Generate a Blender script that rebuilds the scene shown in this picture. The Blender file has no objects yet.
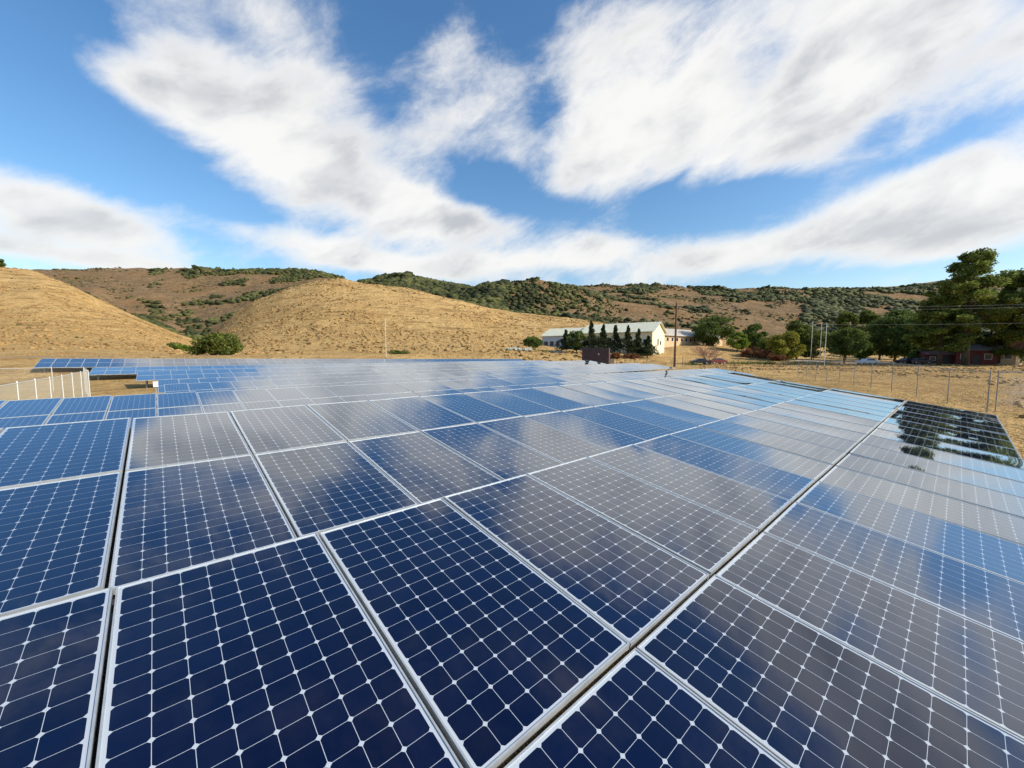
import bpy, bmesh, math, random
import numpy as np
from mathutils import Vector, Matrix, Euler

R = math.radians
C = bpy.context.scene.collection
scene = bpy.context.scene
rng = np.random.default_rng(7)
random.seed(7)

# ------------------------------------------------------------------ camera, light, exposure
CAMZ = 2.7
YAW, PITCH, FPX = 48.4, 4.48, 395.8
cam_d = bpy.data.cameras.new('camera')
cam_d.sensor_width = 36.0
cam_d.lens = 36.0 * FPX / 1024
cam_d.clip_start = 0.05
cam_d.clip_end = 6000
cam = bpy.data.objects.new('camera', cam_d)
C.objects.link(cam)
cam.location = (0, 0, CAMZ)
cam.rotation_euler = (R(90 - PITCH), 0, R(YAW - 90))
scene.camera = cam

SUN_AZ, SUN_EL = -59.0, 32.0           # degrees counter-clockwise from +X, elevation
SUN_STR, SKY_STR, EXPO = 3.9, 0.115, 0.62
sd = bpy.data.lights.new('sun', 'SUN')
sd.energy = SUN_STR; sd.angle = R(0.5); sd.color = (1.0, 0.91, 0.78)
so = bpy.data.objects.new('sun', sd); C.objects.link(so)
sv = Vector((math.cos(R(SUN_AZ)) * math.cos(R(SUN_EL)), math.sin(R(SUN_AZ)) * math.cos(R(SUN_EL)), math.sin(R(SUN_EL))))
so.rotation_euler = sv.to_track_quat('Z', 'Y').to_euler()
so.location = (0, 0, 60)

scene.view_settings.view_transform = 'Standard'
scene.view_settings.look = 'None'
scene.view_settings.exposure = EXPO
scene.view_settings.gamma = 1.0

# pixel helpers: a pixel and a forward distance give a place in the world
_yaw, _p = R(YAW), R(PITCH)
_Rt = np.array([math.sin(_yaw), -math.cos(_yaw), 0.0])
_Fh = np.array([math.cos(_yaw), math.sin(_yaw), 0.0])
_fw = _Fh * math.cos(_p) + np.array([0, 0, -math.sin(_p)])
_up = _Fh * math.sin(_p) + np.array([0, 0, math.cos(_p)])
def ray(x, y):
    return _fw * FPX + _Rt * (x - 512) + _up * (384 - y)
def at(x, y, F):
    d = ray(x, y); return np.array([0, 0, CAMZ]) + d * (F / (d @ _Fh))
def along(x, F):
    """ground position (x, y) below pixel column x at forward distance F"""
    return _Fh[:2] * F + _Rt[:2] * ((x - 512) / 397.0 * F)

# ------------------------------------------------------------------ node helpers
class NT:
    def __init__(s, tree): s.t = tree; s.l = tree.links.new
    def n(s, typ, **kw):
        nd = s.t.nodes.new(typ)
        for k, v in kw.items():
            if k == 'inp':
                for kk, vv in v.items():
                    if hasattr(vv, 'is_output') or isinstance(vv, bpy.types.NodeSocket): s.l(vv, nd.inputs[kk])
                    else: nd.inputs[kk].default_value = vv
            else: setattr(nd, k, v)
        return nd
    def m(s, op, a, b=None, c=None, clamp=False):
        nd = s.t.nodes.new('ShaderNodeMath'); nd.operation = op; nd.use_clamp = clamp
        for i, v in enumerate((a, b, c)):
            if v is None: continue
            if isinstance(v, bpy.types.NodeSocket): s.l(v, nd.inputs[i])
            else: nd.inputs[i].default_value = v
        return nd.outputs[0]
    def mix(s, fac, a, b, blend='MIX'):
        nd = s.t.nodes.new('ShaderNodeMix'); nd.data_type = 'RGBA'; nd.blend_type = blend
        for k, v in ((0, fac), (6, a), (7, b)):
            if isinstance(v, bpy.types.NodeSocket): s.l(v, nd.inputs[k])
            else: nd.inputs[k].default_value = v if k == 0 else (tuple(v) + (1,))[:4]
        return nd.outputs[2]
    def noise(s, vec, scale, detail=4, rough=.55, lac=2.0, dist=0.0):
        nd = s.t.nodes.new('ShaderNodeTexNoise')
        if vec is not None: s.l(vec, nd.inputs['Vector'])
        nd.inputs['Scale'].default_value = scale; nd.inputs['Detail'].default_value = detail
        nd.inputs['Roughness'].default_value = rough; nd.inputs['Lacunarity'].default_value = lac
        nd.inputs['Distortion'].default_value = dist
        return nd.outputs[0]
    def ramp(s, fac, stops):
        nd = s.t.nodes.new('ShaderNodeValToRGB'); s.l(fac, nd.inputs[0])
        e = nd.color_ramp.elements
        while len(e) < len(stops): e.new(0.5)
        for el, (p, c) in zip(e, stops):
            el.position = p; el.color = (tuple(c) + (1,))[:4] if hasattr(c, '__len__') else (c, c, c, 1)
        return nd.outputs[0]
    def smooth(s, v, a, b):
        nd = s.t.nodes.new('ShaderNodeMapRange'); nd.interpolation_type = 'SMOOTHSTEP'
        s.l(v, nd.inputs[0]); nd.inputs[1].default_value = a; nd.inputs[2].default_value = b
        return nd.outputs[0]

# ------------------------------------------------------------------ sky: Nishita with cloud banks at fixed directions
world = bpy.data.worlds.new('World'); scene.world = world; world.use_nodes = True
wt = world.node_tree; wt.nodes.clear(); N = NT(wt)
out = N.n('ShaderNodeOutputWorld')
sky = N.n('ShaderNodeTexSky'); sky.sky_type = 'NISHITA'; sky.sun_disc = False
sky.sun_elevation = R(SUN_EL); sky.sun_rotation = R(90 - SUN_AZ)
sky.air_density = 1.15; sky.dust_density = 1.0; sky.ozone_density = 2.6; sky.altitude = 200
skc = N.n('ShaderNodeHueSaturation', inp={'Saturation': 1.22, 'Value': 1.0, 'Color': sky.outputs[0]}).outputs[0]
tc = N.n('ShaderNodeTexCoord')
nv = N.n('ShaderNodeVectorMath', operation='NORMALIZE'); N.l(tc.outputs['Generated'], nv.inputs[0])
dirv = nv.outputs[0]
sep = N.n('ShaderNodeSeparateXYZ'); N.l(dirv, sep.inputs[0])
# cloud texture: lumps in the direction sphere, drawn out along the wind towards the upper right
sc = N.n('ShaderNodeVectorRotate', rotation_type='AXIS_ANGLE'); N.l(dirv, sc.inputs['Vector'])
sc.inputs['Axis'].default_value = tuple(ray(512, 384) / np.linalg.norm(ray(512, 384))); sc.inputs['Angle'].default_value = R(22)
fr_ = N.n('ShaderNodeCombineXYZ')
def _dot(v):
    d = N.n('ShaderNodeVectorMath', operation='DOT_PRODUCT'); N.l(sc.outputs[0], d.inputs[0]); d.inputs[1].default_value = tuple(v); return d.outputs['Value']
N.l(N.m('MULTIPLY', _dot(_Rt), .85), fr_.inputs[0]); N.l(N.m('MULTIPLY', _dot(_Fh), 1.0), fr_.inputs[1]); N.l(N.m('MULTIPLY', _dot((0, 0, 1)), 1.7), fr_.inputs[2])
warp = N.n('ShaderNodeTexNoise', inp={'Vector': fr_.outputs[0], 'Scale': 3.0, 'Detail': 3.0})
wv = N.n('ShaderNodeVectorMath', operation='MULTIPLY_ADD'); N.l(warp.outputs['Color'], wv.inputs[0]); wv.inputs[1].default_value = (0.16, 0.16, .16); N.l(fr_.outputs[0], wv.inputs[2])
n1 = N.noise(wv.outputs[0], 4.2, 9, 0.60)
n2 = N.noise(wv.outputs[0], 15.0, 7, 0.66)
tex = N.m('ADD', N.m('MULTIPLY', N.m('SUBTRACT', n1, 0.5), 3.1), N.m('MULTIPLY', N.m('SUBTRACT', n2, 0.5), 1.25))
def bank(px, py, rx, ry, tilt, amp):
    """a cloud bank centred on one direction of the sky"""
    c = Vector(ray(px, py)).normalized()
    k = FPX / ray(px, py).dot(ray(px, py)) ** 0.5
    t = R(tilt)
    ex = Vector(_Rt * math.cos(t) - _up * math.sin(t)); ey = Vector(_Rt * math.sin(t) + _up * math.cos(t))
    e1 = (ex - c * ex.dot(c)); e2 = (ey - c * ey.dot(c))
    s1, s2 = rx / FPX * k, ry / FPX * k
    n1_ = e1.normalized() / (s1 * max(e1.length, .3)); n2_ = e2.normalized() / (s2 * max(e2.length, .3))
    def dot(v):
        d = N.n('ShaderNodeVectorMath', operation='DOT_PRODUCT'); N.l(dirv, d.inputs[0]); d.inputs[1].default_value = v
        return d.outputs['Value']
    a = dot(n1_); b = dot(n2_)
    r2 = N.m('ADD', N.m('MULTIPLY', a, a), N.m('MULTIPLY', b, b))
    g = N.m('POWER', 2.718, N.m('MULTIPLY', r2, -1.0))
    front = N.m('GREATER_THAN', dot(c), 0.0)
    return N.m('MULTIPLY', N.m('MULTIPLY', g, front), amp)
BANKS = [ # px, py, radius x, radius y, tilt (down to the right), amount
    (150, 85, 70, 34, 5, 1.3), (235, 115, 90, 45, 15, 1.1), (315, 145, 90, 62, 20, 1.0), (250, 70, 60, 30, 0, .5), (390, 200, 100, 38, 12, 1.5), (455, 215, 60, 16, 10, .9),
    (270, 25, 60, 30, 25, .75), (330, 55, 55, 35, 30, .55), (450, 55, 60, 28, 0, .62), (465, 120, 62, 36, 0, .85), (425, 145, 60, 30, 0, .7),
    (15, 0, 50, 12, 0, .9), (105, 228, 110, 30, 9, 1.5), (40, 205, 90, 34, 4, .9), (110, 262, 120, 9, 0, 1.3), (230, 225, 50, 14, 20, .2), (520, 262, 70, 9, 0, 1.0), (690, 252, 80, 16, 0, .7), (310, 245, 90, 16, 6, 1.4), (420, 268, 90, 10, 2, 1.2),
    (575, 60, 40, 40, 0, 1.0), (590, 140, 70, 62, -10, 1.2), (680, 100, 100, 80, -10, 1.5), (720, 150, 50, 40, 0, .5), (640, 20, 50, 30, 0, .7), (770, 20, 80, 40, -15, .8),
    (900, 40, 170, 55, -18, 1.4), (950, 90, 110, 35, -18, .9), (820, 130, 70, 45, -15, 1.1), (880, 190, 60, 22, -10, .7), (970, 185, 110, 40, -10, 1.6), (790, 245, 190, 20, -3, 1.7), (585, 248, 55, 16, 0, 1.5), (940, 245, 130, 16, 0, 1.2),
    (980, -80, 200, 70, -14, 1.1), (1300, -110, 220, 120, -10, 1.5), (1340, 200, 200, 80, 0, 1.0), (1500, -500, 300, 120, 0, 1.1), (-260, 120, 150, 70, 0, .8), (-330, -120, 120, 80, 0, .7), (720, -260, 90, 40, 0, .5),
    # clear gaps
    (1130, 95, 60, 42, -20, -1.7), (890, 125, 55, 16, -15, -.9), (760, 55, 30, 40, 20, -.8), (540, 205, 40, 16, 0, -1.2), (740, 200, 85, 18, -4, -1.5), (480, 185, 34, 26, 0, -.8), (540, 120, 18, 60, 0, -.5), (20, 100, 90, 60, 0, -1.6), (80, 20, 70, 30, 0, -.9), (150, 170, 90, 18, 12, -.9), (230, 205, 60, 16, 15, -.7),
    (400, 20, 40, 40, 0, -.6), (530, 20, 26, 45, 0, -.8), (430, -60, 80, 60, 0, -1.0), (620, -80, 140, 55, 0, -.9), (780, 284, 200, 5, 0, -.5), (500, 180, 30, 20, 0, -.5), (380, 100, 30, 30, 0, -.4), (-60, -40, 120, 70, 0, -1.0), (1050, -50, 60, 28, -15, -1.1), (1230, -50, 60, 30, -10, -.9), (900, -20, 40, 22, -20, -.7), (1330, -200, 90, 40, -10, -1.0), (660, 195, 40, 12, 0, -.6), (930, 150, 90, 12, -14, -.7), (560, 100, 16, 40, 10, -.5),
]
tot = None
for b_ in BANKS:
    g = bank(*b_); tot = g if tot is None else N.m('ADD', tot, g)
dens = N.m('ADD', N.m('ADD', N.m('MULTIPLY', tot, .96), tex), -0.50)
cover = N.smooth(dens, -0.55, 0.95)
thick = N.smooth(dens, 0.15, 1.55)
sh1 = N.noise(wv.outputs[0], 5.2, 4, 0.5)
shade = N.m('MULTIPLY', thick, N.smooth(N.m('ADD', sh1, N.m('MULTIPLY', N.m('SUBTRACT', n1, .5), .5)), 0.38, 0.70))
ccol = N.mix(shade, (1.0, 0.985, 0.95), (0.56, 0.575, 0.60))
lowf = N.smooth(sep.outputs[2], 0.02, 0.30)
ccol = N.mix(lowf, N.mix(0.55, ccol, (0.86, 0.84, 0.80)), ccol)
bg1 = N.n('ShaderNodeBackground', inp={'Color': skc, 'Strength': SKY_STR})
bg2 = N.n('ShaderNodeBackground', inp={'Color': ccol, 'Strength': 0.66})
mx = N.n('ShaderNodeMixShader'); N.l(N.m('MULTIPLY', cover, 0.93), mx.inputs[0]); N.l(bg1.outputs[0], mx.inputs[1]); N.l(bg2.outputs[0], mx.inputs[2])
N.l(mx.outputs[0], out.inputs[0])

# ------------------------------------------------------------------ materials
MATS = {}
def mat(name, col=(.5, .5, .5), rough=.6, metal=0., spec=.5, var=0., vscale=3., bump=0., bscale=20., builder=None):
    if name in MATS: return MATS[name]
    m = bpy.data.materials.new(name); m.use_nodes = True
    t = m.node_tree; bs = t.nodes['Principled BSDF']; K = NT(t)
    bs.inputs['Base Color'].default_value = tuple(col) + (1,)
    bs.inputs['Roughness'].default_value = rough; bs.inputs['Metallic'].default_value = metal
    bs.inputs['Specular IOR Level'].default_value = spec
    if var or bump:
        co = K.n('ShaderNodeTexCoord').outputs['Object']
        if var:
            n = K.noise(co, vscale, 5, .65)
            K.l(K.mix(K.smooth(n, .3, .7), [c * (1 - var) for c in col], [min(1, c * (1 + var)) for c in col]), bs.inputs['Base Color'])
        if bump:
            bn = K.n('ShaderNodeBump', inp={'Strength': bump, 'Distance': .02, 'Height': K.noise(co, bscale, 4)})
            K.l(bn.outputs[0], bs.inputs['Normal'])
    if builder: builder(K, bs)
    MATS[name] = m
    return m

PW, PL = 1.086, 2.045         # one panel: 8 x 16 cells
def cell_nodes(K, bs):
    uv = K.n('ShaderNodeUVMap').outputs[0]
    s = K.n('ShaderNodeSeparateXYZ'); K.l(uv, s.inputs[0])
    # metres from the glass edge, then into the grid of cells
    cw = (PW - .05) / 8; cl = (PL - .05) / 16
    u = K.m('DIVIDE', K.m('SUBTRACT', K.m('MULTIPLY', s.outputs[0], PW), .025), cw)
    v = K.m('DIVIDE', K.m('SUBTRACT', K.m('MULTIPLY', s.outputs[1], PL), .025), cl)
    fu = K.m('ABSOLUTE', K.m('SUBTRACT', K.m('FRACT', u), .5)); fv = K.m('ABSOLUTE', K.m('SUBTRACT', K.m('FRACT', v), .5))
    inu = K.m('MULTIPLY', K.m('GREATER_THAN', u, 0.0), K.m('LESS_THAN', u, 8.0))
    inv = K.m('MULTIPLY', K.m('GREATER_THAN', v, 0.0), K.m('LESS_THAN', v, 16.0))
    ins = K.m('MULTIPLY', inu, inv)
    # pseudo-square cell: a square cut by a circle
    rr = K.m('SQRT', K.m('ADD', K.m('MULTIPLY', fu, fu), K.m('MULTIPLY', fv, fv)))
    cell = K.m('MULTIPLY', K.m('MULTIPLY', K.m('LESS_THAN', fu, .4905), K.m('LESS_THAN', fv, .4915)), K.m('LESS_THAN', rr, .628))
    cell = K.m('MULTIPLY', cell, ins)
    # faint tone differences from cell to cell and from panel to panel
    cid = K.n('ShaderNodeCombineXYZ'); K.l(K.m('FLOOR', u), cid.inputs[0]); K.l(K.m('FLOOR', v), cid.inputs[1])
    oi = K.n('ShaderNodeObjectInfo').outputs['Random']; K.l(K.m('MULTIPLY', oi, 91.7), cid.inputs[2])
    wn = K.n('ShaderNodeTexWhiteNoise', noise_dimensions='3D'); K.l(cid.outputs[0], wn.inputs[0])
    tone = K.mix(wn.outputs['Value'], (.0006, .0026, .017), (.0010, .0046, .028))
    tone = K.mix(K.m('MULTIPLY', oi, .5), tone, (.0012, .0070, .038))
    col = K.mix(cell, (.40, .45, .50), tone)
    # a thin film of dust
    ob = K.n('ShaderNodeTexCoord').outputs['Object']
    off = K.n('ShaderNodeVectorMath', operation='ADD'); K.l(ob, off.inputs[0])
    ov = K.n('ShaderNodeCombineXYZ'); K.l(K.m('MULTIPLY', oi, 37.), ov.inputs[0]); K.l(ov.outputs[0], off.inputs[1])
    dn = K.noise(off.outputs[0], 2.2, 6, .7)
    dust = K.m('MULTIPLY', K.smooth(dn, .35, .8), .012)
    K.l(K.mix(K.m('ADD', dust, .001), col, (.42, .38, .32)), bs.inputs['Base Color'])
    K.l(K.m('ADD', K.m('MULTIPLY', K.smooth(dn, .3, .8), .035), .012), bs.inputs['Roughness'])
    bs.inputs['Specular IOR Level'].default_value = 0.0
    lw = K.n('ShaderNodeLayerWeight'); lw.inputs['Blend'].default_value = .5
    fr = K.m('ADD', K.m('MULTIPLY', K.m('POWER', lw.outputs['Facing'], 2.55), .95), .014, clamp=True)
    gl = K.n('ShaderNodeBsdfAnisotropic'); gl.inputs['Color'].default_value = (.93, .97, 1, 1)
    K.l(K.m('ADD', K.m('MULTIPLY', K.smooth(dn, .3, .8), .035), .010), gl.inputs['Roughness'])
    mg = K.n('ShaderNodeMixShader'); K.l(fr, mg.inputs[0]); K.l(bs.outputs[0], mg.inputs[1]); K.l(gl.outputs[0], mg.inputs[2])
    K.l(mg.outputs[0], K.t.nodes['Material Output'].inputs[0])
M_glass = mat('solar_glass', rough=.02, builder=cell_nodes)
M_alu = mat('aluminium_frame', (.46, .49, .50), .40, .45, var=.12, vscale=8)
M_back = mat('white_backsheet', (.5, .5, .5), .6)
M_steel = mat('galvanised_steel', (.33, .34, .34), .5, .6, var=.18, vscale=6)
M_dark = mat('dark_steel', (.05, .05, .055), .5)

def ground_nodes(K, bs):
    geo = K.n('ShaderNodeNewGeometry').outputs['Position']
    at_ = K.n('ShaderNodeVertexColor', layer_name='cover')
    cs = K.n('ShaderNodeSeparateColor'); K.l(at_.outputs[0], cs.inputs[0])
    scrub, dirt = cs.outputs[0], cs.outputs[1]
    nA = K.noise(geo, .035, 5, .6); nB = K.noise(geo, .30, 6, .7); nC = K.noise(geo, 2.2, 5, .75); nD = K.noise(geo, .09, 4, .6)
    grass = K.mix(K.smooth(nA, .35, .65), (.66, .435, .175), (.54, .335, .120))
    grass = K.mix(K.m('MULTIPLY', K.smooth(nB, .48, .62), .62), grass, (.26, .145, .045))
    grass = K.mix(K.m('MULTIPLY', K.smooth(nB, .28, .42), K.m('ADD', .0, .45)), K.mix(.6, grass, (.66, .46, .20)), grass)
    grass = K.mix(K.m('MULTIPLY', K.smooth(nC, .50, .64), .40), grass, (.20, .125, .048))
    nE = K.noise(geo, .11, 5, .65)
    grass = K.mix(K.m('MULTIPLY', K.smooth(nE, .50, .64), .45), grass, (.34, .19, .065))
    # contour tracks of grazing cattle on the slopes
    sp = K.n('ShaderNodeSeparateXYZ'); K.l(geo, sp.inputs[0])
    wvz = K.n('ShaderNodeCombineXYZ'); K.l(K.m('MULTIPLY', sp.outputs[0], .06), wvz.inputs[0]); K.l(K.m('MULTIPLY', sp.outputs[1], .06), wvz.inputs[1]); K.l(K.m('MULTIPLY', sp.outputs[2], .85), wvz.inputs[2])
    tr = K.noise(wvz.outputs[0], 1.0, 3, .6)
    hi = K.smooth(sp.outputs[2], 5., 14.)
    grass = K.mix(K.m('MULTIPLY', K.m('MULTIPLY', K.smooth(tr, .52, .66), hi), .6), grass, (.20, .125, .050))
    br = K.mix(K.smooth(nD, .35, .65), (.20, .130, .068), (.30, .195, .100))  # scrub brown, with cloud shade on the back ridges put into the colour
    br = K.mix(K.m('MULTIPLY', K.smooth(nB, .47, .62), .6), br, (.070, .065, .030))
    br = K.mix(K.m('MULTIPLY', K.smooth(K.noise(geo, .018, 4, .6), .5, .6), .55), br, (.26, .15, .065))
    dr = K.mix(K.smooth(nB, .35, .65), (.40, .29, .19), (.52, .41, .29))
    dr = K.mix(K.m('MULTIPLY', K.smooth(nC, .5, .7), .3), dr, (.22, .16, .10))
    pert = K.m('MULTIPLY', K.m('SUBTRACT', nD, .5), 1.1)
    col = K.mix(K.smooth(K.m('ADD', scrub, pert), .35, .65), grass, br)
    col = K.mix(K.smooth(K.m('ADD', dirt, K.m('MULTIPLY', K.m('SUBTRACT', nB, .5), .8)), .35, .65), col, dr)
    K.l(col, bs.inputs['Base Color'])
    h = K.m('ADD', K.m('MULTIPLY', nB, 1.6), K.m('MULTIPLY', nC, .35))
    bn = K.n('ShaderNodeBump', inp={'Strength': 1.0, 'Distance': 1.6, 'Height': h}); K.l(bn.outputs[0], bs.inputs['Normal'])
    bs.inputs['Roughness'].default_value = .95; bs.inputs['Specular IOR Level'].default_value = .1
M_ground = mat('dry_grass_land', builder=ground_nodes)

def leaf_mat(name, c1, c2, scale=.6, trans=.32):
    if name in MATS: return MATS[name]
    m = bpy.data.materials.new(name); m.use_nodes = True; t = m.node_tree; K = NT(t)
    bs = t.nodes['Principled BSDF']; o = t.nodes['Material Output']
    geo = K.n('ShaderNodeNewGeometry')
    n = K.noise(geo.outputs['Position'], scale, 3, .6)
    wn = K.n('ShaderNodeTexWhiteNoise', noise_dimensions='1D'); K.l(geo.outputs['Random Per Island'], wn.inputs['W'])
    f = K.m('ADD', K.m('MULTIPLY', K.smooth(n, .35, .65), .6), K.m('MULTIPLY', wn.outputs['Value'], .4))
    col = K.mix(f, c1, c2); K.l(col, bs.inputs['Base Color'])
    bs.inputs['Roughness'].default_value = .75; bs.inputs['Specular IOR Level'].default_value = .2
    tr = K.n('ShaderNodeBsdfTranslucent'); K.l(col, tr.inputs[0])
    ms = K.n('ShaderNodeMixShader'); ms.inputs[0].default_value = trans
    K.l(bs.outputs[0], ms.inputs[1]); K.l(tr.outputs[0], ms.inputs[2]); K.l(ms.outputs[0], o.inputs[0])
    MATS[name] = m; return m
L_dark = leaf_mat('dark_leaves', (.036, .064, .016), (.185, .240, .050))
L_cyp = leaf_mat('cypress_leaves', (.018, .032, .012), (.060, .082, .026))
L_olive = leaf_mat('olive_leaves', (.055, .080, .016), (.200, .230, .045))
L_bright = leaf_mat('bright_leaves', (.10, .16, .020), (.26, .34, .05))
L_yellow = leaf_mat('yellow_green_leaves', (.150, .165, .022), (.380, .350, .050))
L_pine = leaf_mat('pine_needles', (.034, .064, .020), (.300, .350, .066), .35, .42)
L_rust = leaf_mat('rusty_leaves', (.16, .065, .030), (.30, .14, .065))
L_scrub = leaf_mat('scrub_leaves', (.012, .020, .007), (.120, .125, .040), .03, .1)
L_straw = leaf_mat('straw_blades', (.36, .24, .10), (.55, .40, .19), 2.)
M_bark = mat('bark', (.085, .060, .042), .9, var=.3, vscale=4)
M_wood = mat('weathered_wood', (.125, .070, .040), .85, var=.25, vscale=3)

# ------------------------------------------------------------------ object helpers
def link(name, me, m=None, parent=None):
    o = bpy.data.objects.new(name, me)
    if m is not None: me.materials.append(m)
    C.objects.link(o)
    if parent is not None: o.parent = parent
    return o
def tag(o, label=None, cat=None, group=None, kind=None):
    if label: o['label'] = label
    if cat: o['category'] = cat
    if group: o['group'] = group
    if kind: o['kind'] = kind
    return o
def empty(name, loc, label, cat, group=None, rz=0.):
    o = bpy.data.objects.new(name, None); C.objects.link(o); o.location = tuple(loc); o.rotation_euler = (0, 0, rz)
    o.empty_display_size = .3
    return tag(o, label, cat, group)
class MB:
    """collects boxes, tubes and polygons and builds one mesh"""
    def __init__(s): s.v = []; s.f = []; s.smooth = False
    def add(s, vs, fs):
        k = len(s.v); s.v += [tuple(p) for p in vs]; s.f += [tuple(i + k for i in f) for f in fs]; return s
    def box(s, x0, x1, y0, y1, z0, z1):
        return s.add([(x0, y0, z0), (x1, y0, z0), (x1, y1, z0), (x0, y1, z0), (x0, y0, z1), (x1, y0, z1), (x1, y1, z1), (x0, y1, z1)],
                     [(0, 3, 2, 1), (4, 5, 6, 7), (0, 1, 5, 4), (1, 2, 6, 5), (2, 3, 7, 6), (3, 0, 4, 7)])
    def tube(s, p, q, r0, r1=None, n=8, caps=True):
        p, q = Vector(p), Vector(q); r1 = r0 if r1 is None else r1
        d = (q - p).normalized(); a = d.orthogonal().normalized(); b = d.cross(a)
        vs = []
        for c, r in ((p, r0), (q, r1)):
            for i in range(n):
                t = 2 * math.pi * i / n; vs.append(c + a * (r * math.cos(t)) + b * (r * math.sin(t)))
        fs = [(i, (i + 1) % n, n + (i + 1) % n, n + i) for i in range(n)]
        if caps: fs += [tuple(range(n))[::-1], tuple(range(n, 2 * n))]
        return s.add(vs, fs)
    def prism(s, pts, y0, y1):
        """profile in x,z pushed along y"""
        n = len(pts); vs = [(x, y0, z) for x, z in pts] + [(x, y1, z) for x, z in pts]
        fs = [tuple(range(n)), tuple(range(n, 2 * n))[::-1]] + [(i, i + n, (i + 1) % n + n, (i + 1) % n) for i in range(n)]
        return s.add(vs, fs)
    def mesh(s, name):
        me = bpy.data.meshes.new(name); me.from_pydata(s.v, [], s.f)
        bm = bmesh.new(); bm.from_mesh(me); bmesh.ops.recalc_face_normals(bm, faces=bm.faces); bm.to_mesh(me); bm.free()
        if s.smooth: me.polygons.foreach_set('use_smooth', [True] * len(me.polygons))
        return me
    def build(s, name, m, parent=None): return link(name, s.mesh(name), m, parent)

# ------------------------------------------------------------------ terrain
def sst(t): t = np.clip(t, 0, 1); return t * t * (3 - 2 * t)
_Dn = np.array([-400, -20, 0, 3, 9, 13, 19, 44, 56, 61, 66, 70, 76, 90])
_Hn = np.array([2.9, 2.75, 2.65, 2.35, 2.2, 2.8, 2.93, 2.95, 2.75, 2.45, 1.75, 1.15, .62, .5])
FN = np.array([45, 60, 80, 110, 150, 200, 250, 310, 400, 520, 700, 1000, 1300, 2200])
COLS = {
 -600: [358, 356, 354, 344, 325, 300, 275, 285, 290, 288, 274, 300, 320, 345],
 -250: [358, 356, 354, 344, 325, 295, 262, 272, 285, 285, 272, 300, 320, 345],
 0:    [357.5, 356, 353, 342, 319, 288, 265, 276, 290, 288, 271, 300, 320, 345],
 40:   [357.5, 356, 353, 343, 321, 293, 271, 281, 290, 288, 270, 300, 320, 345],
 75:   [357.5, 356, 354, 344, 326, 303, 285, 294, 297, 288, 269, 300, 320, 345],
 100:  [357.5, 356, 354, 346, 331, 312, 298, 306, 303, 288, 268.5, 300, 320, 345],
 130:  [357.5, 356, 354, 348, 336, 322, 312, 319, 312, 292, 268.5, 300, 320, 345],
 160:  [357.5, 356, 355, 351, 343, 333, 326, 331, 318, 294, 268.5, 300, 320, 345],
 185:  [357.5, 356, 355, 353, 350, 344, 338, 338, 322, 296, 268.5, 300, 320, 345],
 203:  [357.5, 356, 355, 353, 352, 348, 346, 342, 322, 297, 269, 300, 320, 345],
 217:  [357.5, 356, 355, 353, 350, 343, 334, 337, 320, 296, 269.5, 300, 320, 345],
 235:  [357.5, 356, 355, 353, 345, 331, 319, 327, 318, 296, 270, 300, 320, 345],
 256:  [357.5, 356, 355, 352, 340, 320, 304, 314, 312, 294, 270, 300, 320, 345],
 290:  [358, 356, 355, 351, 336, 309, 290, 300, 300, 290, 270.5, 300, 320, 345],
 320:  [358, 356, 355, 351, 333, 302, 281.5, 292, 296, 288, 272, 300, 320, 345],
 345:  [358, 356, 355, 351, 332, 300, 278, 290, 296, 283, 278, 300, 320, 345],
 370:  [358, 356, 355, 351, 332, 301, 281, 291, 292, 280.5, 285, 300, 320, 345],
 410:  [358.5, 356.5, 355, 351, 334, 306, 287, 295, 290, 275.5, 284, 300, 320, 345],
 430:  [359, 357, 355, 351, 335, 310, 292, 299, 293, 279.5, 285, 300, 320, 345],
 460:  [360, 357, 355, 351, 337, 315, 300, 305, 297, 285, 286, 300, 320, 345],
 490:  [361, 358, 355, 351, 340, 321, 309, 308, 286, 291, 288, 300, 320, 345],
 515:  [362, 359, 356, 351, 342, 325, 315, 312, 281.5, 288, 286, 300, 320, 345],
 540:  [363, 360, 357, 352, 343, 328, 319, 317, 280, 288, 286, 300, 320, 345],
 575:  [366, 362, 358, 353.5, 346, 330, 322, 321, 287, 294, 284, 300, 320, 345],
 610:  [370, 365, 360, 355, 347, 333, 327, 324, 300, 298, 281, 300, 320, 345],
 660:  [373, 368, 363, 358, 346, 336, 333, 328, 306, 298, 282, 300, 320, 345],
 700:  [375, 370, 364.5, 360, 345, 338, 336, 330, 312, 300, 285, 300, 320, 345],
 760:  [376, 371, 366, 361, 351, 345, 341, 334, 315, 302, 286, 300, 320, 345],
 850:  [377, 371.5, 366.5, 362, 358, 353, 348, 338, 318, 303, 285.5, 290, 320, 345],
 900:  [377, 371.5, 366.5, 362, 358.5, 355, 350, 340, 320, 305, 290, 287, 320, 345],
 935:  [377, 371.5, 366.5, 362, 358.5, 355, 350, 342, 322, 306, 292, 281, 300, 345],
 1024: [377, 371.5, 366.5, 362, 358.5, 355, 350, 342, 322, 306, 290, 274, 300, 345],
 1300: [377, 371.5, 366.5, 362, 358.5, 355, 350, 342, 322, 306, 290, 272, 300, 345],
}
for k_ in COLS:
    if k_ >= 560: COLS[k_][10] += 3.5 if k_ < 870 else 0
_cx = np.array(sorted(COLS)); _cy = np.array([COLS[k] for k in sorted(COLS)], float)
_cs = _cy.copy()
for j in range(_cy.shape[1]):   # pixel rows to height per metre of forward distance
    for i in range(len(_cx)):
        d = ray(_cx[i], _cy[i, j]); _cs[i, j] = d[2] / (d @ _Fh)
_ct = np.array([(x - 512) / (ray(x, 353) @ _Fh) for x in _cx])
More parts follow.
